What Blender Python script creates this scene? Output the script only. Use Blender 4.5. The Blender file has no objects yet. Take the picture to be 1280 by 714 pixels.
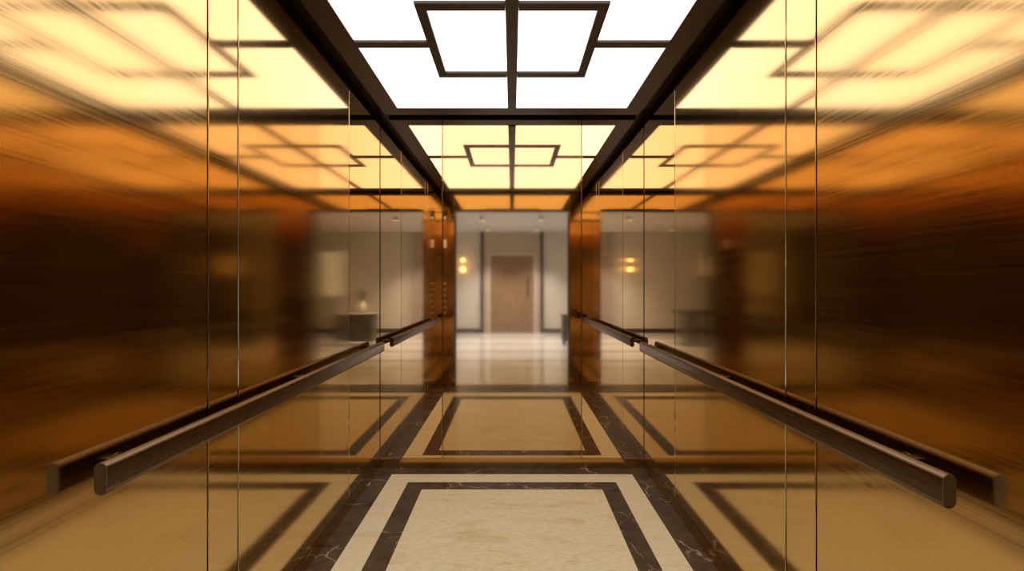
import bpy, bmesh, math
from mathutils import Vector, Matrix

# ------------------------------------------------------------------ measures
U = 0.0055                    # one photo unit at the depth of the back wall, in metres
EYE = 228 * U                 # eye height above the cab floor
D = 3.30                      # eye to back wall
W = 165 * U                   # half width of the cab
FRONT = 0.2 * D               # inner face of the cab front
CEIL = EYE + 210 * U          # underside of the ceiling frame
OPEN_W = 0.715                # half width of the door opening
OPEN_H = EYE + 171 * U        # head of the door opening
LOB_Y0, LOB_Y1 = 0.52, -6.14  # lobby, from the lift front to its far wall
LOB_X = 3.7
LOB_H = 2.68

sc = bpy.context.scene
col = sc.collection

# ------------------------------------------------------------------ materials
def new_mat(name):
    m = bpy.data.materials.new(name)
    m.use_nodes = True
    nt = m.node_tree
    b = nt.nodes['Principled BSDF']
    return m, nt, b

def simple(name, color, rough=0.5, metal=0.0, spec=0.5):
    m, nt, b = new_mat(name)
    b.inputs['Base Color'].default_value = (*color, 1)
    b.inputs['Roughness'].default_value = rough
    b.inputs['Metallic'].default_value = metal
    b.inputs['Specular IOR Level'].default_value = spec
    return m

def brushed(name, color, rough, streak=0.0, aniso=0.0, var=0.04, fine=420):
    """polished metal with fine brush lines that run along the length (world Y)"""
    m, nt, b = new_mat(name)
    N, L = nt.nodes, nt.links
    b.inputs['Metallic'].default_value = 1.0
    geo = N.new('ShaderNodeNewGeometry')
    mp = N.new('ShaderNodeMapping')
    mp.inputs['Scale'].default_value = (60, 2.2, fine)
    L.new(geo.outputs['Position'], mp.inputs['Vector'])
    nz = N.new('ShaderNodeTexNoise')
    nz.inputs['Scale'].default_value = 1.0
    nz.inputs['Detail'].default_value = 3.0
    L.new(mp.outputs['Vector'], nz.inputs['Vector'])
    mr = N.new('ShaderNodeMapRange')
    mr.inputs['From Min'].default_value = 0.3
    mr.inputs['From Max'].default_value = 0.7
    mr.inputs['To Min'].default_value = rough * 0.8
    mr.inputs['To Max'].default_value = rough * 1.2
    L.new(nz.outputs['Fac'], mr.inputs['Value'])
    L.new(mr.outputs['Result'], b.inputs['Roughness'])
    mx = N.new('ShaderNodeMix'); mx.data_type = 'RGBA'
    mx.inputs['A'].default_value = (*[c * (1 - var) for c in color], 1)
    mx.inputs['B'].default_value = (*[min(1, c * (1 + var)) for c in color], 1)
    L.new(nz.outputs['Fac'], mx.inputs['Factor'])
    L.new(mx.outputs['Result'], b.inputs['Base Color'])
    if streak > 0:
        bp = N.new('ShaderNodeBump')
        bp.inputs['Strength'].default_value = streak
        bp.inputs['Distance'].default_value = 0.0004
        L.new(nz.outputs['Fac'], bp.inputs['Height'])
        L.new(bp.outputs['Normal'], b.inputs['Normal'])
    if aniso > 0:
        b.inputs['Anisotropic'].default_value = aniso
        cx = N.new('ShaderNodeCombineXYZ')
        cx.inputs[1].default_value = 1.0
        L.new(cx.outputs[0], b.inputs['Tangent'])
    return m

def marble_cream(name, c1, c2, c3, scale=2.2, rough=0.28):
    m, nt, b = new_mat(name)
    N, L = nt.nodes, nt.links
    geo = N.new('ShaderNodeNewGeometry')
    mp = N.new('ShaderNodeMapping')
    mp.inputs['Rotation'].default_value = (0, 0, math.radians(-24))
    mp.inputs['Scale'].default_value = (scale * 0.55, scale * 1.9, scale)
    L.new(geo.outputs['Position'], mp.inputs['Vector'])
    n1 = N.new('ShaderNodeTexNoise')
    n1.inputs['Scale'].default_value = 2.2
    n1.inputs['Detail'].default_value = 8
    n1.inputs['Roughness'].default_value = 0.62
    n1.inputs['Distortion'].default_value = 1.3
    L.new(mp.outputs['Vector'], n1.inputs['Vector'])
    cr = N.new('ShaderNodeValToRGB')
    e = cr.color_ramp.elements
    e[0].position = 0.30; e[0].color = (*c3, 1)
    e[1].position = 0.66; e[1].color = (*c2, 1)
    x = e.new(0.46); x.color = (*c1, 1)
    L.new(n1.outputs['Fac'], cr.inputs['Fac'])
    # fine clouding
    n2 = N.new('ShaderNodeTexNoise')
    n2.inputs['Scale'].default_value = 22
    n2.inputs['Detail'].default_value = 6
    L.new(mp.outputs['Vector'], n2.inputs['Vector'])
    r2 = N.new('ShaderNodeMapRange')
    r2.inputs['From Min'].default_value = 0.3; r2.inputs['From Max'].default_value = 0.7
    r2.inputs['To Min'].default_value = 0.86; r2.inputs['To Max'].default_value = 1.07
    L.new(n2.outputs['Fac'], r2.inputs['Value'])
    mul = N.new('ShaderNodeVectorMath'); mul.operation = 'SCALE'
    L.new(cr.outputs['Color'], mul.inputs[0]); L.new(r2.outputs['Result'], mul.inputs['Scale'])
    L.new(mul.outputs['Vector'], b.inputs['Base Color'])
    b.inputs['Roughness'].default_value = rough
    b.inputs['Specular IOR Level'].default_value = 0.35
    return m

def marble_dark(name):
    m, nt, b = new_mat(name)
    N, L = nt.nodes, nt.links
    geo = N.new('ShaderNodeNewGeometry')
    n0 = N.new('ShaderNodeTexNoise')
    n0.inputs['Scale'].default_value = 9
    n0.inputs['Detail'].default_value = 8
    n0.inputs['Roughness'].default_value = 0.65
    L.new(geo.outputs['Position'], n0.inputs['Vector'])
    cr = N.new('ShaderNodeValToRGB')
    e = cr.color_ramp.elements
    e[0].position = 0.32; e[0].color = (0.046, 0.036, 0.026, 1)
    e[1].position = 0.72; e[1].color = (0.110, 0.088, 0.064, 1)
    L.new(n0.outputs['Fac'], cr.inputs['Fac'])
    # thin pale veins: warped cell edges, kept only where a large noise allows
    wn = N.new('ShaderNodeTexNoise')
    wn.inputs['Scale'].default_value = 5
    wn.inputs['Detail'].default_value = 4
    L.new(geo.outputs['Position'], wn.inputs['Vector'])
    sb = N.new('ShaderNodeVectorMath'); sb.operation = 'MULTIPLY_ADD'
    sb.inputs[1].default_value = (0.22, 0.22, 0.22)
    L.new(wn.outputs['Color'], sb.inputs[0]); L.new(geo.outputs['Position'], sb.inputs[2])
    vo = N.new('ShaderNodeTexVoronoi'); vo.feature = 'DISTANCE_TO_EDGE'
    vo.inputs['Scale'].default_value = 3.4
    L.new(sb.outputs['Vector'], vo.inputs['Vector'])
    vr = N.new('ShaderNodeMapRange')
    vr.inputs['From Min'].default_value = 0.004; vr.inputs['From Max'].default_value = 0.013
    vr.inputs['To Min'].default_value = 1; vr.inputs['To Max'].default_value = 0
    L.new(vo.outputs['Distance'], vr.inputs['Value'])
    mn = N.new('ShaderNodeTexNoise')
    mn.inputs['Scale'].default_value = 4.5; mn.inputs['Detail'].default_value = 3
    L.new(geo.outputs['Position'], mn.inputs['Vector'])
    mr = N.new('ShaderNodeMapRange')
    mr.inputs['From Min'].default_value = 0.43; mr.inputs['From Max'].default_value = 0.56
    mr.inputs['To Max'].default_value = 0.75
    L.new(mn.outputs['Fac'], mr.inputs['Value'])
    mu = N.new('ShaderNodeMath'); mu.operation = 'MULTIPLY'
    L.new(vr.outputs['Result'], mu.inputs[0]); L.new(mr.outputs['Result'], mu.inputs[1])
    mx = N.new('ShaderNodeMix'); mx.data_type = 'RGBA'
    mx.inputs['B'].default_value = (0.55, 0.47, 0.36, 1)
    L.new(mu.outputs[0], mx.inputs['Factor']); L.new(cr.outputs['Color'], mx.inputs['A'])
    L.new(mx.outputs['Result'], b.inputs['Base Color'])
    b.inputs['Roughness'].default_value = 0.26
    b.inputs['Specular IOR Level'].default_value = 0.35
    return m

def wood(name, c1, c2, scale=(18, 18, 1.2), rough=0.4):
    m, nt, b = new_mat(name)
    N, L = nt.nodes, nt.links
    geo = N.new('ShaderNodeNewGeometry')
    mp = N.new('ShaderNodeMapping'); mp.inputs['Scale'].default_value = scale
    L.new(geo.outputs['Position'], mp.inputs['Vector'])
    nz = N.new('ShaderNodeTexNoise')
    nz.inputs['Scale'].default_value = 2; nz.inputs['Detail'].default_value = 6
    nz.inputs['Distortion'].default_value = 0.6
    L.new(mp.outputs['Vector'], nz.inputs['Vector'])
    cr = N.new('ShaderNodeValToRGB')
    e = cr.color_ramp.elements
    e[0].position = 0.3; e[0].color = (*c1, 1)
    e[1].position = 0.7; e[1].color = (*c2, 1)
    L.new(nz.outputs['Fac'], cr.inputs['Fac'])
    L.new(cr.outputs['Color'], b.inputs['Base Color'])
    b.inputs['Roughness'].default_value = rough
    return m

def plaster(name, c, rough=0.7):
    m, nt, b = new_mat(name)
    N, L = nt.nodes, nt.links
    geo = N.new('ShaderNodeNewGeometry')
    nz = N.new('ShaderNodeTexNoise'); nz.inputs['Scale'].default_value = 3; nz.inputs['Detail'].default_value = 5
    L.new(geo.outputs['Position'], nz.inputs['Vector'])
    mx = N.new('ShaderNodeMix'); mx.data_type = 'RGBA'
    mx.inputs['A'].default_value = (*[v * 0.95 for v in c], 1)
    mx.inputs['B'].default_value = (*[min(1, v * 1.05) for v in c], 1)
    L.new(nz.outputs['Fac'], mx.inputs['Factor'])
    L.new(mx.outputs['Result'], b.inputs['Base Color'])
    b.inputs['Roughness'].default_value = rough
    return m

def emitter(name, color, strength):
    m, nt, b = new_mat(name)
    b.inputs['Base Color'].default_value = (0.8, 0.8, 0.8, 1)
    b.inputs['Emission Color'].default_value = (*color, 1)
    b.inputs['Emission Strength'].default_value = strength
    return m

GOLD = (0.63, 0.445, 0.20)
M = {}
M['gold_side'] = brushed('polished_bronze_side', GOLD, 0.095, 0.0, 0.4)
M['gold_strip'] = brushed('polished_bronze_strip', GOLD, 0.055, 0.0, 0.4)
M['gold_near'] = brushed('brushed_bronze_near', GOLD, 0.125, 0.045, 0.55, 0.12, 210)
M['gold_back'] = brushed('bronze_mirror_centre', (0.68, 0.475, 0.245), 0.045)
M['clear_back'] = brushed('pale_bronze_mirror', (0.80, 0.59, 0.345), 0.014, var=0.01)
M['gold_front'] = brushed('polished_bronze_front', (0.48, 0.31, 0.11), 0.07)
M['gold_base'] = brushed('bronze_baseboard', (0.50, 0.29, 0.095), 0.16)
M['dark_gap'] = simple('dark_shadow_gap', (0.012, 0.008, 0.005), 0.6)
M['frame'] = simple('dark_bronze_ceiling_frame', (0.040, 0.026, 0.013), 0.42, 0.0, 0.4)
M['frame_edge'] = M['frame']
M['rail'] = brushed('dark_bronze_handrail', (0.16, 0.12, 0.08), 0.32, 0.05, var=0.25)
M['bracket'] = simple('handrail_bracket_metal', (0.10, 0.075, 0.05), 0.35, 1.0)
M['diffuser'] = emitter('opal_ceiling_diffuser', (1.0, 0.85, 0.78), 2.46)
M['cream'] = marble_cream('cream_marble', (0.90, 0.875, 0.60), (0.93, 0.91, 0.69), (0.76, 0.69, 0.43))
M['cream_band'] = marble_cream('cream_marble_band', (0.90, 0.88, 0.63), (0.92, 0.91, 0.69), (0.81, 0.76, 0.51), 3.0)
M['dark'] = marble_dark('dark_brown_marble')
M['grout'] = simple('pale_joint', (0.36, 0.29, 0.21), 0.7)
M['sill'] = simple('bronze_sill_metal', (0.30, 0.19, 0.09), 0.3, 1.0)
M['jamb'] = simple('dark_bronze_jamb', (0.05, 0.033, 0.02), 0.35, 0.6)
M['plate'] = brushed('control_plate_bronze', (0.46, 0.28, 0.10), 0.16)
M['button'] = simple('pale_button_metal', (0.72, 0.66, 0.55), 0.3, 0.7)
M['button_ring'] = simple('button_ring_metal', (0.20, 0.14, 0.08), 0.3, 1.0)
M['screen'] = simple('display_glass', (0.012, 0.012, 0.014), 0.12)
M['screen_on'] = emitter('display_glow', (1.0, 0.93, 0.8), 0.9)
M['card'] = emitter('lit_card_reader', (1.0, 0.86, 0.6), 0.45)
# lobby
M['lob_floor'] = marble_cream('lobby_pale_marble', (0.72, 0.69, 0.66), (0.80, 0.78, 0.75), (0.60, 0.57, 0.53), 0.7, 0.10)
M['lob_floor_b'] = marble_cream('lobby_grey_marble', (0.55, 0.52, 0.50), (0.62, 0.60, 0.57), (0.47, 0.44, 0.42), 0.7, 0.10)
M['lob_wall'] = plaster('lobby_wall_paint', (0.68, 0.64, 0.57))
M['lob_panel'] = plaster('lobby_portal_panel', (0.50, 0.42, 0.34), 0.4)
M['lob_ceil'] = plaster('lobby_ceiling_paint', (0.70, 0.67, 0.64), 0.8)
M['post'] = simple('dark_portal_trim', (0.055, 0.045, 0.038), 0.4)
M['door_wood'] = wood('lobby_door_wood', (0.22, 0.135, 0.075), (0.31, 0.20, 0.12))
M['door_frame'] = plaster('lobby_door_frame', (0.60, 0.50, 0.40), 0.4)
M['dark_metal'] = simple('dark_hardware', (0.04, 0.034, 0.028), 0.35, 0.8)
M['side_darkened'] = wood('darkened_wall_wood', (0.06, 0.04, 0.025), (0.10, 0.068, 0.042), (6, 6, .7), 0.5)  # shade put into the colour, keeps reflections of the lobby sides dim
M['console'] = wood('charcoal_console_wood', (0.045, 0.04, 0.036), (0.085, 0.075, 0.066), (3, 3, 20), 0.45)
M['stone_top'] = marble_cream('console_stone_top', (0.45, 0.42, 0.38), (0.52, 0.49, 0.45), (0.36, 0.33, 0.30), 3)
M['ceramic'] = simple('white_ceramic', (0.82, 0.80, 0.76), 0.25)
M['leaf'] = simple('grey_green_leaf', (0.10, 0.13, 0.07), 0.6)
M['brass'] = simple('aged_brass', (0.60, 0.42, 0.18), 0.3, 1.0)
M['warm_glass'] = emitter('warm_lamp_glass', (1.0, 0.72, 0.36), 5.0)
M['warm_shade'] = emitter('warm_lamp_shade', (1.0, 0.74, 0.42), 0.5)
M['fill_panel'] = emitter('lobby_fill_glow', (0.97, 0.98, 0.94), 20.0)  # glow of the added, unseen fill panels
M['spot_glass'] = emitter('downlight_glass', (0.95, 0.96, 1.0), 9.0)
M['white_metal'] = simple('white_fixture_metal', (0.75, 0.74, 0.72), 0.4)
M['daylight'] = emitter('daylit_window_pane', (0.68, 0.78, 1.0), 0.75)

# ------------------------------------------------------------------ helpers
def link_bm(name, bm, mat, parent=None, loc=(0, 0, 0), smooth=False):
    bmesh.ops.recalc_face_normals(bm, faces=bm.faces)
    me = bpy.data.meshes.new(name)
    bm.to_mesh(me); bm.free()
    if smooth:
        for p in me.polygons: p.use_smooth = True
    me.materials.append(mat)
    o = bpy.data.objects.new(name, me)
    col.objects.link(o)
    o.location = loc
    if parent is not None: o.parent = parent
    return o

def add_box(bm, lo, hi, bev=0.0, seg=2):
    lo, hi = Vector(lo), Vector(hi)
    c = (lo + hi) / 2; s = hi - lo
    t = bmesh.new()
    bmesh.ops.create_cube(t, size=1.0, matrix=Matrix.Translation(c) @ Matrix.Diagonal((*s, 1)))
    if bev > 0:
        bmesh.ops.bevel(t, geom=list(t.edges), offset=bev, segments=seg, profile=0.5, affect='EDGES', clamp_overlap=True)
    tmp = bpy.data.meshes.new('t'); t.to_mesh(tmp); t.free()
    bm.from_mesh(tmp); bpy.data.meshes.remove(tmp)

def box(name, lo, hi, mat, parent=None, bev=0.0, seg=2):
    bm = bmesh.new(); add_box(bm, lo, hi, bev, seg)
    return link_bm(name, bm, mat, parent)

def add_lathe(bm, prof, c=(0, 0, 0), n=32, axis='Z'):
    """prof: (radius, height) pairs, closed at both ends"""
    c = Vector(c)
    def pt(r, h, a):
        x, y = r * math.cos(a), r * math.sin(a)
        if axis == 'Z': return c + Vector((x, y, h))
        if axis == 'Y': return c + Vector((x, h, y))
        return c + Vector((h, x, y))
    rings = []
    for r, h in prof:
        rings.append([bm.verts.new(pt(max(r, 1e-5), h, 2 * math.pi * i / n)) for i in range(n)])
    for a, b in zip(rings, rings[1:]):
        for i in range(n):
            bm.faces.new((a[i], a[(i + 1) % n], b[(i + 1) % n], b[i]))
    bm.faces.new(rings[0]); bm.faces.new(rings[-1])

def lathe(name, prof, c, mat, parent=None, n=32, axis='Z', smooth=True):
    bm = bmesh.new(); add_lathe(bm, prof, c, n, axis)
    o = link_bm(name, bm, mat, parent, smooth=smooth)
    if smooth:
        md = o.modifiers.new('edge', 'EDGE_SPLIT'); md.split_angle = math.radians(40)
    return o

def empty(name, loc=(0, 0, 0)):
    o = bpy.data.objects.new(name, None)
    col.objects.link(o); o.location = loc
    return o

def thing(name, label, cat, loc=(0, 0, 0), group=None):
    o = empty(name, loc); o['label'] = label; o['category'] = cat
    if group: o['group'] = group
    return o

def struct(o, label=None, cat=None):
    o['kind'] = 'structure'
    if label: o['label'] = label
    if cat: o['category'] = cat
    return o

def reparent(root, objs):
    """parts were modelled in world coordinates; hang them under the thing"""
    inv = Matrix.Translation(root.location).inverted()
    for o in objs:
        o.parent = root
        o.location = Vector(o.location) - Vector(root.location)

def sub(o, parent):
    o.parent = parent
    return o

# ------------------------------------------------------------------ cab floor
fl = box('floor', (-W - .012, FRONT - .005, -.08), (W + .012, D + .012, -.004), M['grout'])
struct(fl, 'marble lift floor with cream field and dark borders', 'floor')
def frame_bm(x0, y0, x1, y1, X0, Y0, X1, Y1, joints=()):
    """a flat inlay ring, outer rectangle x0..x1,y0..y1 and inner X0..X1,Y0..Y1, with fine cross joints"""
    bm = bmesh.new()
    g = 0.0026
    ys = [Y0] + sorted(joints) + [Y1]
    for a, b in zip(ys, ys[1:]):
        lo = a + (g if a != Y0 else 0); hi = b - (g if b != Y1 else 0)
        add_box(bm, (x0, lo, -.006), (X0, hi, 0)); add_box(bm, (X1, lo, -.006), (x1, hi, 0))
    add_box(bm, (x0, y0, -.006), (x1, Y0, 0)); add_box(bm, (x0, Y1, -.006), (x1, y1, 0))
    return bm
B0 = (-W, FRONT, W, D)
B1 = (-145*U, .300*D, 145*U, .966*D)
B2 = (-120.5*U, .352*D, 120.5*U, .927*D)
B3 = (-101*U, .400*D, 101*U, .894*D)
link_bm('outer_border', frame_bm(*B0, *B1, joints=(.84*D, .70*D, .56*D, .42*D)), M['dark'], fl)['label'] = 'dark brown marble border'
link_bm('cream_band', frame_bm(*B1, *B2), M['cream_band'], fl)['label'] = 'cream marble band'
link_bm('inner_border', frame_bm(*B2, *B3), M['dark'], fl)['label'] = 'dark brown marble band'
box('centre_slab', (B3[0], B3[1], -.006), (B3[2], B3[3], 0), M['cream'], fl)['label'] = 'cream marble centre field'
box('door_sill', (-OPEN_W - .02, LOB_Y0 - .005, -.05), (OPEN_W + .02, FRONT, -.0005), M['sill'], fl)['label'] = 'bronze door sill'

# ------------------------------------------------------------------ cab walls
BASE_H = 12 * U
GAP = 0.003
TOP = CEIL + .06
def side_wall(name, s):
    b = box(name, (s*(W + .011) if s > 0 else -W - .06, FRONT, -.02),
            (W + .06 if s > 0 else -(W + .011), D, TOP), M['dark_gap'])
    struct(b, f'brushed bronze wall cladding on the {"right" if s > 0 else "left"} side of the lift', 'wall')
    ys = [FRONT, .434*D, .482*D, .81*D, D]
    mats = [M['gold_near'], M['gold_side'], M['gold_side'], M['gold_strip']]
    for (a, c), m in zip(zip(ys, ys[1:]), mats):
        lo = (s*W, a + GAP, BASE_H + .0012); hi = (s*(W + .0105), c - GAP, TOP)
        lo, hi = (tuple(min(p, q) for p, q in zip(lo, hi)), tuple(max(p, q) for p, q in zip(lo, hi)))
        box('cladding_panel', lo, hi, m, b, 0.0018, 2)
    return b
side_wall('wall_left', -1)
side_wall('wall_right', 1)
for s, n in ((-1, 'baseboard_left'), (1, 'baseboard_right')):
    xs = sorted((s*(W - .002), s*(W + .0105)))
    struct(box(n, (xs[0], FRONT + .002, .0005), (xs[1], D - .0045, BASE_H), M['gold_base']))
wb = box('wall_back', (-W - .06, D + .011, -.02), (W + .06, D + .06, TOP), M['dark_gap'])
struct(wb, 'bronze mirrored back wall of the lift in three panels', 'wall')
XS = 87 * U
for a, c, m, lab in ((-W, -XS, M['clear_back'], 'paler mirror panel'), (-XS, XS, M['gold_back'], 'wide gold mirror panel'), (XS, W, M['clear_back'], 'paler mirror panel')):
    p = box('mirror_panel', (a + GAP*.7, D, BASE_H + .0012), (c - GAP*.7, D + .0105, TOP), m, wb, .0012, 2)
    p['label'] = lab
struct(box('baseboard_back', (-W + .0025, D - .004, .0005), (W - .0025, D + .0105, BASE_H), M['gold_base'], None, .0015))
# front of the cab: two returns and a header round the door opening
wf = empty('wall_front', (0, FRONT, 0)); struct(wf, 'bronze front returns and header round the lift doorway', 'wall')
fr = []
for s in (-1, 1):
    xs = sorted((s*OPEN_W, s*(W + .01)))
    fr.append(box('return_panel', (xs[0], FRONT - .03, .0005), (xs[1], FRONT, TOP), M['gold_front'], None, .002))
fr.append(box('header_panel', (-OPEN_W + .001, FRONT - .03, OPEN_H), (OPEN_W - .001, FRONT, TOP), M['gold_front'], None, .002))
reparent(wf, fr)
# door jambs through the thickness of the shaft wall
jb = []
for s in (-1, 1):
    xs = sorted((s*(OPEN_W - .012), s*(OPEN_W + .05)))
    jb.append(box('jamb_post', (xs[0], LOB_Y0 - .02, .0005), (xs[1], FRONT - .032, OPEN_H + .05), M['jamb'], None, .003))
jb.append(box('jamb_head', (-OPEN_W + .013, LOB_Y0 - .02, OPEN_H - .014), (OPEN_W - .013, FRONT - .032, OPEN_H + .05), M['jamb'], None, .003))
tr = empty('trim_1', (0, LOB_Y0, 0)); struct(tr, 'dark bronze jamb lining the lift doorway', 'door frame'); reparent(tr, jb)

# ------------------------------------------------------------------ cab ceiling
struct(box('ceiling', (-W - .06, FRONT - .03, TOP), (W + .06, D + .06, TOP + .05), M['dark_gap']), 'dark lift ceiling above the light panel', 'ceiling')
cl = thing('ceiling_light', 'large glowing ceiling light panel with dark geometric bars, filling the lift ceiling', 'ceiling light', (0, (.95 + .27)/2*D, CEIL))
parts = []
FO = (-156*U, .216*D, 156*U, .985*D)          # frame outside, a shadow gap left all round
FI = (-136*U, .268*D, 136*U, .950*D)          # frame inside
def ring(lo, hi, z0, z1, bev=.002):
    bm = bmesh.new()
    add_box(bm, (lo[0], lo[1], z0), (hi[0], lo[3], z1), bev)
    add_box(bm, (hi[2], lo[1], z0), (lo[2], lo[3], z1), bev)
    add_box(bm, (hi[0], lo[1], z0), (hi[2], hi[1], z1), bev)
    add_box(bm, (hi[0], hi[3], z0), (hi[2], lo[3], z1), bev)
    return bm
parts.append(link_bm('border_frame', ring(FO, FI, CEIL, TOP - .002), M['frame']))
ZB, ZT, ZD = EYE + 208.6*U, CEIL + .03, CEIL + .005
SQ = (-73*U, .592*D, 73*U, .803*D); SB = 8*U
YC = .695*D; BW = 5*U; CB = 4.8*U
# centre bar, square of bars, two cross bars
parts.append(box('centre_bar', (-BW, FI[1], ZB), (BW, FI[3], ZT), M['frame'], None, .0015))
for xa, xb in ((SQ[0], SQ[0] + SB), (SQ[2] - SB, SQ[2])):
    parts.append(box('square_side_bar', (xa, SQ[1], ZB), (xb, SQ[3], ZT), M['frame'], None, .0015))
sx = SQ[2] - SB
for ya, yb in ((SQ[1], SQ[1] + 2*CB), (SQ[3] - 2*CB, SQ[3])):
    for xa, xb in ((-sx + .0005, -BW - .0005), (BW + .0005, sx - .0005)):
        parts.append(box('square_end_bar', (xa, ya, ZB), (xb, yb, ZT), M['frame'], None, .0015))
for xa, xb in ((FI[0], SQ[0] - .0005), (SQ[2] + .0005, FI[2])):
    parts.append(box('cross_bar', (xa, YC - CB, ZB), (xb, YC + CB, ZT), M['frame'], None, .0015))
# opal panes: two L-shaped per side outside the square, one half square per side
def poly_pane(pts):
    bm = bmesh.new()
    lo = [bm.verts.new((x, y, ZD)) for x, y in pts]; hi = [bm.verts.new((x, y, ZD + .008)) for x, y in pts]
    bm.faces.new(lo); bm.faces.new(hi)
    n = len(pts)
    for i in range(n): bm.faces.new((lo[i], lo[(i+1) % n], hi[(i+1) % n], hi[i]))
    return bm
for s in (-1, 1):
    xo, xi, xc = s*FI[2], s*SQ[2], s*BW
    parts.append(link_bm('diffuser_pane', poly_pane([(xo, YC + CB), (xo, FI[3]), (xc, FI[3]), (xc, SQ[3]), (xi, SQ[3]), (xi, YC + CB)]), M['diffuser']))
    parts.append(link_bm('diffuser_pane', poly_pane([(xo, YC - CB), (xo, FI[1]), (xc, FI[1]), (xc, SQ[1]), (xi, SQ[1]), (xi, YC - CB)]), M['diffuser']))
    parts.append(link_bm('diffuser_pane', poly_pane([(xc, SQ[1] + 2*CB), (xc, SQ[3] - 2*CB), (s*sx, SQ[3] - 2*CB), (s*sx, SQ[1] + 2*CB)]), M['diffuser']))
reparent(cl, parts)

# ------------------------------------------------------------------ handrails
RAIL_Z = EYE - 73.5*U
def handrail(s, y0, label):
    h, t = 12.4*U, 5.2*U
    cx = s*156*U
    root = thing('handrail', label, 'handrail', (s*W, (y0 + .963*D)/2, RAIL_Z), 'handrails on the lift walls')
    # rounded flat bar swept along Y
    bm = bmesh.new()
    prof = []
    r = t*0.46
    n = 8
    for (qx, qz, a0) in ((1, 1, 0), (-1, 1, 90), (-1, -1, 180), (1, -1, 270)):
        for i in range(n + 1):
            a = math.radians(a0 + 90*i/n)
            prof.append((qx*(t/2 - r) + r*math.cos(a), qz*(h/2 - r) + r*math.sin(a)))
    rings = []
    e = .003
    for y, k in ((y0, .90), (y0 + e*.3, .97), (y0 + e, 1), (.963*D - e, 1), (.963*D - e*.3, .97), (.963*D, .90)):
        rings.append([bm.verts.new((cx + px*k, y, RAIL_Z + pz*(1 - (1 - k)*t/h))) for px, pz in prof])
    m = len(prof)
    for a, b in zip(rings, rings[1:]):
        for i in range(m): bm.faces.new((a[i], a[(i+1) % m], b[(i+1) % m], b[i]))
    bm.faces.new(rings[0]); bm.faces.new(rings[-1])
    bar = link_bm('rail_bar', bm, M['rail'], smooth=True)
    md = bar.modifiers.new('edge', 'EDGE_SPLIT'); md.split_angle = math.radians(35)
    ps = [bar]
    for y in (.335*D, .63*D, .945*D):
        bm = bmesh.new()
        xa = cx + s*t*.42; xb = s*(W - .0003)
        # slim arm with a round wall flange
        add_box(bm, (min(xa, xb), y - .016, RAIL_Z - .006), (max(xa, xb), y + .016, RAIL_Z + .012), .004)
        add_lathe(bm, [(.017, 0), (.017, .003), (.014, .004)] if s < 0 else [(.014, -.004), (.017, -.003), (.017, 0)], (xb, y, RAIL_Z + .003), 24, 'X')
        ps.append(link_bm('bracket', bm, M['bracket']))
    reparent(root, ps)
handrail(-1, .303*D, 'dark bronze flat handrail fixed along the left lift wall')
handrail(1, .285*D, 'dark bronze flat handrail fixed along the right lift wall')

# ------------------------------------------------------------------ control panel on the left return
px = -148.5*U
cp = thing('control_panel', 'slim lift control panel with round buttons and display, seen reflected beside the doorway', 'control panel', (px, FRONT, 1.55))
Y = FRONT
ps = []
plate = box('face_plate', (px - .046, Y - .0005, .86), (px + .046, Y + .005, 2.22), M['plate'], None, .002); ps.append(plate)
bx = px - .012
dsp = box('display', (bx - .028, Y + .005, EYE + 150*U - .02), (bx + .028, Y + .008, EYE + 150*U + .10), M['screen'], None, .001); ps.append(dsp)
bm = bmesh.new()          # an up arrow and a bar lit on the display
zc = EYE + 150*U
v = [bm.verts.new(p) for p in ((bx - .014, Y + .0086, zc + .01), (bx + .014, Y + .0086, zc + .01), (bx, Y + .0086, zc + .032))]
w_ = [bm.verts.new((q.co.x, Y + .0079, q.co.z)) for q in v]
bm.faces.new(v); bm.faces.new(w_)
for i in range(3): bm.faces.new((v[i], v[(i+1) % 3], w_[(i+1) % 3], w_[i]))
add_box(bm, (bx - .006, Y + .0079, zc - .012), (bx + .006, Y + .0086, zc + .01))
arrow = link_bm('display_arrow', bm, M['screen_on'])
ps.append(box('card_reader', (bx - .016, Y + .005, EYE + 94*U - .05), (bx + .016, Y + .010, EYE + 94*U + .05), M['card'], None, .003))
btn = []
for k in range(6):
    z = EYE + 4*U - k*13.2*U
    rg = lathe('button_ring', [(.019, 0), (.019, .003), (.015, .004)], (bx, Y + .005, z), M['button_ring'], None, 24, 'Y')
    bt = lathe('button', [(.0145, 0), (.0145, .006), (.012, .0075)], (bx, Y + .005, z), M['button'], None, 24, 'Y')
    btn.append((rg, bt)); ps += [rg]
reparent(cp, ps)
arrow.parent = dsp
for rg, bt in btn: bt.parent = rg

# ------------------------------------------------------------------ lobby shell (seen in the mirrors)
lf = box('floor_lobby', (-LOB_X, LOB_Y1, -.08), (LOB_X, LOB_Y0, -.004), M['grout']); struct(lf, 'pale polished stone floor of the lobby', 'floor')
bmA, bmB = bmesh.new(), bmesh.new()
g = .0015
rows = [LOB_Y0, -.28, -1.2, -1.55, -2.35, -2.7, -3.5, -3.85, -4.65, -5.0, LOB_Y1]
for i, (a, b) in enumerate(zip(rows, rows[1:])):
    bm = bmB if i % 2 == 0 and i > 0 else bmA
    for k in range(-4, 4):
        x0 = k*.925; add_box(bm, (x0 + g, b + g, -.006), (x0 + .925 - g, a - g, 0))
link_bm('stone_slabs', bmA, M['lob_floor'], lf); link_bm('stone_bands', bmB, M['lob_floor_b'], lf)
struct(box('ceiling_lobby', (-LOB_X, LOB_Y1, LOB_H), (LOB_X, LOB_Y0, LOB_H + .08), M['lob_ceil']), 'pale lobby ceiling', 'ceiling')
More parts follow.
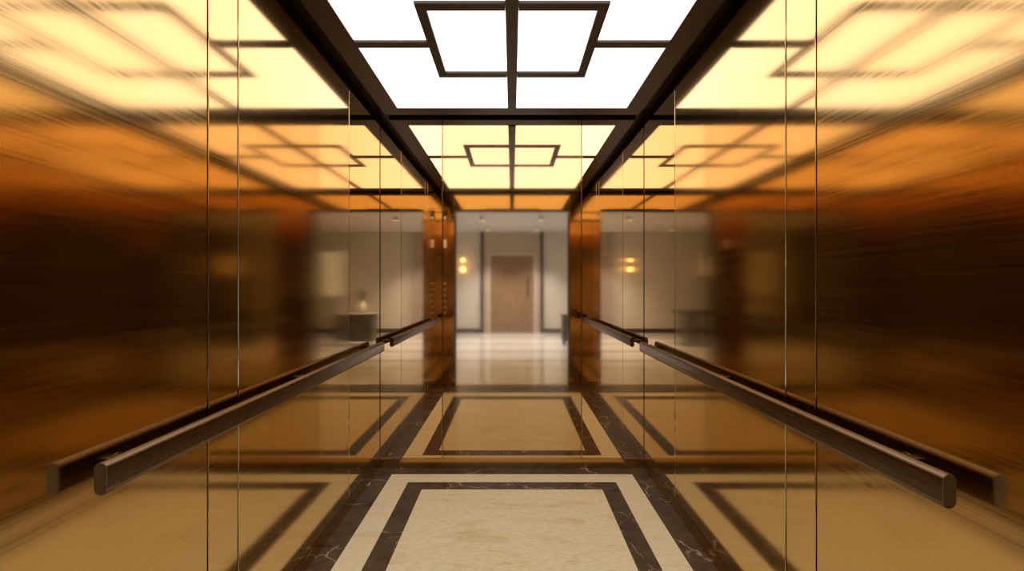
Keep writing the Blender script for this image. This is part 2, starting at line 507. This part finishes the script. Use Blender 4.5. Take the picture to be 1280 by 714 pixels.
struct(box('wall_lobby_far', (-LOB_X, LOB_Y1 - .1, -.02), (LOB_X, LOB_Y1, LOB_H), M['lob_wall']), 'pale far lobby wall opposite the lift', 'wall')
struct(box('wall_lobby_left', (-LOB_X - .1, LOB_Y1, -.02), (-LOB_X, LOB_Y0, LOB_H), M['side_darkened']), 'left lobby wall, wood colour darkened to dim the reflections', 'wall')
struct(box('wall_lobby_right', (LOB_X, LOB_Y1, -.02), (LOB_X + .1, LOB_Y0, LOB_H), M['side_darkened']), 'right lobby wall, wood colour darkened to dim the reflections', 'wall')
bm = bmesh.new()
jx = OPEN_W + .05
add_box(bm, (-LOB_X, LOB_Y0, -.02), (-jx, LOB_Y0 + .1, LOB_H)); add_box(bm, (jx, LOB_Y0, -.02), (LOB_X, LOB_Y0 + .1, LOB_H))
add_box(bm, (-jx, LOB_Y0, OPEN_H + .05), (jx, LOB_Y0 + .1, LOB_H))
struct(link_bm('wall_lobby_near', bm, M['lob_wall']), 'pale lobby wall round the lift doorway', 'wall')

F = LOB_Y1
# portal: two dark posts floor to ceiling, panel between, door inside
for n, s in (('trim_2', -1), ('trim_3', 1)):
    xs = sorted((s*.75, s*.83))
    struct(box(n, (xs[0], F, .0005), (xs[1], F + .09, LOB_H - .001), M['post'], None, .004), 'tall dark post beside the lobby door', 'trim')
pp = []
pt = empty('trim_4', (0, F, 0)); struct(pt, 'beige panelling around the lobby door', 'panelling')
for s in (-1, 1):
    xs = sorted((s*.66, s*.748)); pp.append(box('side_panel', (xs[0], F, .0005), (xs[1], F + .03, 2.12), M['lob_panel'], None, .003))
pp.append(box('top_panel', (-.748, F, 2.123), (.748, F + .03, LOB_H - .001), M['lob_panel'], None, .003))
reparent(pt, pp)
dr = empty('door_1', (0, F, 0)); struct(dr, 'brown wooden door at the far end of the lobby', 'door')
dp = []
for s in (-1, 1):
    xs = sorted((s*.572, s*.658)); dp.append(box('door_frame', (xs[0], F, .0005), (xs[1], F + .05, 2.12), M['door_frame'], None, .004))
dp.append(box('door_frame', (-.571, F, 2.045), (.571, F + .05, 2.12), M['door_frame'], None, .004))
leaf = box('door_leaf', (-.569, F + .002, .006), (.569, F + .03, 2.042), M['door_wood'], None, .003); dp.append(leaf)
hb = bmesh.new()
add_lathe(hb, [(.012, 0), (.012, .55)], (.42, F + .075, .95), 16)
add_box(hb, (.411, F + .029, 1.02), (.429, F + .075, 1.045)); add_box(hb, (.411, F + .029, 1.41), (.429, F + .075, 1.435))
hd = link_bm('pull_handle', hb, M['dark_metal'])
reparent(dr, dp); hd.parent = leaf
for n, a, b in (('baseboard_lobby_left', -LOB_X, -.832), ('baseboard_lobby_right', .832, LOB_X)):
    struct(box(n, (a, F, .0005), (b, F + .018, .11), M['post'], None, .003))
# tall daylit window beside the portal
wn = empty('window_1', (2.94, F, 1.55)); struct(wn, 'tall narrow bright window on the far lobby wall', 'window')
wp = []
bm = bmesh.new()
add_box(bm, (2.66, F, .93), (2.72, F + .05, 2.20)); add_box(bm, (3.16, F, .93), (3.22, F + .05, 2.20))
add_box(bm, (2.72, F, 2.14), (3.16, F + .05, 2.20)); add_box(bm, (2.72, F, .93), (3.16, F + .05, .99))
wp.append(link_bm('window_frame', bm, M['white_metal']))
wp.append(box('window_pane', (2.72, F + .004, .99), (3.16, F + .014, 2.14), M['daylight']))
reparent(wn, wp)

# wall sconce left of the portal
sx0 = -1.29
sn = thing('wall_sconce', 'brass wall sconce with two warm glowing globes left of the lobby door', 'wall lamp', (sx0, F, 1.8))
ps = [box('back_plate', (sx0 - .03, F, 1.58), (sx0 + .03, F + .016, 2.02), M['brass'], None, .004)]
for z, r in ((1.92, .060), (1.68, .075)):
    bm = bmesh.new(); bmesh.ops.create_uvsphere(bm, u_segments=24, v_segments=16, radius=r, matrix=Matrix.Translation((sx0, F + .13, z)))
    ps.append(link_bm('globe', bm, M['warm_glass'], smooth=True))
    ps.append(box('arm', (sx0 - .008, F + .014, z - .008), (sx0 + .008, F + .13 - r + .004, z + .008), M['brass']))
reparent(sn, ps)

# console cabinet on the right
kx0, kx1, ky0, ky1, kh = 1.05, 1.85, -3.66, -3.26, .68
cc = thing('console_cabinet', 'charcoal console cabinet with pale stone top on the right side of the lobby', 'cabinet', ((kx0+kx1)/2, (ky0+ky1)/2, 0))
ps = [box('body', (kx0, ky0, .10), (kx1, ky1, kh - .025), M['console'], None, .004),
      box('top', (kx0 - .015, ky0 - .015, kh - .025), (kx1 + .015, ky1 + .03, kh), M['stone_top'], None, .004)]
for x in (kx0 + .04, kx1 - .04):
    for y in (ky0 + .04, ky1 - .04):
        ps.append(lathe('leg', [(.012, 0.0005), (.018, .10)], (x, y, 0), M['dark_metal'], None, 12))
doors = []
for a, b, hx in ((kx0 + .01, (kx0+kx1)/2 - .002, (kx0+kx1)/2 - .04), ((kx0+kx1)/2 + .002, kx1 - .01, (kx0+kx1)/2 + .04)):
    d = box('cabinet_door', (a, ky1, .115), (b, ky1 + .018, kh - .035), M['console'], None, .003)
    k = lathe('door_knob', [(.006, 0), (.006, .015), (.013, .02), (.010, .03)], (hx, ky1 + .017, .42), M['brass'], None, 16, 'Y')
    ps.append(d); doors.append((d, k))
reparent(cc, ps)
for d, k in doors: k.parent = d
vs = thing('vase', 'white ceramic vase with sparse twigs standing on the charcoal console cabinet', 'vase', (1.32, -3.45, kh))
bm = bmesh.new(); add_lathe(bm, [(.05, 0), (.085, .05), (.095, .11), (.07, .18), (.04, .22), (.048, .245), (.04, .243), (.032, .22)], (1.32, -3.45, kh + .0005), 32)
ps = [link_bm('vase_body', bm, M['ceramic'], smooth=True)]
for i in range(7):
    a = i*2.4; bm = bmesh.new()
    p0 = Vector((1.32 + .01*math.cos(a), -3.45 + .01*math.sin(a), kh + .15)); p1 = Vector((1.32 + .10*math.cos(a), -3.45 + .10*math.sin(a), kh + .40 + .02*i))
    dv = p1 - p0; q = dv.to_track_quat('Z', 'Y').to_matrix().to_4x4()
    bmesh.ops.create_cone(bm, segments=8, radius1=.003, radius2=.0015, depth=dv.length, cap_ends=True, matrix=Matrix.Translation((p0+p1)/2) @ q)
    for j in range(5):
        c = p0.lerp(p1, .5 + .12*j)
        bmesh.ops.create_uvsphere(bm, u_segments=8, v_segments=6, radius=.014, matrix=Matrix.Translation(c + Vector((.01*(-1)**j, .008, 0))) @ q @ Matrix.Diagonal((1, .35, 1.5, 1)))
    ps.append(link_bm('twig', bm, M['leaf']))
reparent(vs, ps)
# pedestal table on the left
tx, ty = -1.95, -3.45
pd = thing('pedestal_table', 'dark pedestal table with thick square top on the left side of the lobby', 'table', (tx, ty, 0))
reparent(pd, [box('tabletop', (tx - .32, ty - .25, .66), (tx + .32, ty + .25, .74), M['console'], None, .008),
              box('pedestal', (tx - .17, ty - .14, .041), (tx + .17, ty + .14, .66), M['console'], None, .006),
              box('plinth', (tx - .22, ty - .18, .0005), (tx + .22, ty + .18, .042), M['dark_metal'], None, .004)])
# floor lamp further left
lx, ly = -2.75, -4.2
lp = thing('floor_lamp', 'slim floor lamp with warm glowing drum shade, left of the pedestal table', 'floor lamp', (lx, ly, 0))
reparent(lp, [lathe('base', [(.15, .0005), (.15, .015), (.13, .022)], (lx, ly, 0), M['dark_metal']),
              lathe('pole', [(.011, .02), (.011, 1.55)], (lx, ly, 0), M['dark_metal'], None, 16),
              lathe('lamp_shade', [(.21, 1.50), (.18, 1.92)], (lx, ly, 0), M['warm_shade'])])
# lobby ceiling fittings
for i, (x, y) in enumerate(((-1.9, -1.2), (1.9, -1.2))):  # unseen panels added to brighten the lobby and the cab floor
    side = 'left' if x < 0 else 'right'
    r_ = thing('lobby_fill_light', f'unseen square fill light added in the {side} half of the lobby near the lift doorway', 'ceiling light', (x, y, LOB_H), 'added square fill lights in the lobby')
    bm = bmesh.new(); o_ = .42; i_ = .40
    for lo, hi in (((-o_, -o_), (-i_, o_)), ((i_, -o_), (o_, o_)), ((-i_, -o_), (i_, -i_)), ((-i_, i_), (i_, o_))):
        add_box(bm, (x + lo[0], y + lo[1], LOB_H - .02), (x + hi[0], y + hi[1], LOB_H))
    reparent(r_, [link_bm('fill_frame', bm, M['white_metal']), box('fill_diffuser', (x - i_, y - i_, LOB_H - .014), (x + i_, y + i_, LOB_H - .004), M['fill_panel'])])
def can_light(x, y, label, watts):  # right-of-centre pair is seen; the other cans are added to light the lobby
    r_ = thing('downlight', label, 'downlight', (x, y, LOB_H), 'round can downlights on the lobby ceiling')
    bm = bmesh.new(); n = 28
    ro, ri, h = .062, .054, .085
    rings = [[bm.verts.new((x + r*math.cos(2*math.pi*i/n), y + r*math.sin(2*math.pi*i/n), LOB_H + z)) for i in range(n)]
             for r, z in ((ro, 0), (ro, -h), (ri, -h), (ri, -.012))]
    for p, q in zip(rings, rings[1:]):
        for i in range(n): bm.faces.new((p[i], p[(i+1) % n], q[(i+1) % n], q[i]))
    bm.faces.new(rings[0]); bm.faces.new(rings[-1])
    can = link_bm('can', bm, M['white_metal'])
    lens = lathe('lens', [(.048, -.022), (.048, -.0125)], (x, y, LOB_H), M['spot_glass'], None, 24)
    ld = bpy.data.lights.new('lamp', 'SPOT'); ld.energy = watts; ld.color = (0.50, 0.61, 1.0)
    ld.spot_size = math.radians(100); ld.spot_blend = 0.7; ld.shadow_soft_size = .03
    lo = bpy.data.objects.new('lamp', ld); col.objects.link(lo); lo.location = (x, y, LOB_H - .06)
    reparent(r_, [can, lens, lo])
for y, row in ((-3.3, 'the row nearer the lift'), (-5.15, 'the row nearer the door')):
    for x, pos, watts in ((-2.1, 'added far left', 26), (-.6, 'added left of centre', 430), (.6, 'right of centre', 430), (2.1, 'added far right', 26)):
        can_light(x, y, f'white can downlight on the lobby ceiling, {pos} in {row}', watts)

# ------------------------------------------------------------------ world, camera, colour
wd = bpy.data.worlds.new('world'); sc.world = wd; wd.use_nodes = True
wd.node_tree.nodes['Background'].inputs[0].default_value = (0.02, 0.02, 0.02, 1)
cam = bpy.data.cameras.new('camera'); co = bpy.data.objects.new('camera', cam); col.objects.link(co)
co.location = (0, 0, EYE); co.rotation_euler = (math.radians(90), 0, 0)
cam.sensor_width = 36; cam.lens = 36*600/1280; cam.clip_start = 0.02
sc.camera = co
sc.view_settings.view_transform = 'Standard'
sc.view_settings.look = 'None'
sc.view_settings.exposure = 0.0
sc.view_settings.gamma = 1.0
sc.view_settings.use_curve_mapping = False
sc.cycles.max_bounces = 16
sc.cycles.glossy_bounces = 14
sc.cycles.diffuse_bounces = 4
sc.cycles.use_denoising = True
sc.cycles.sample_clamp_indirect = 6.0
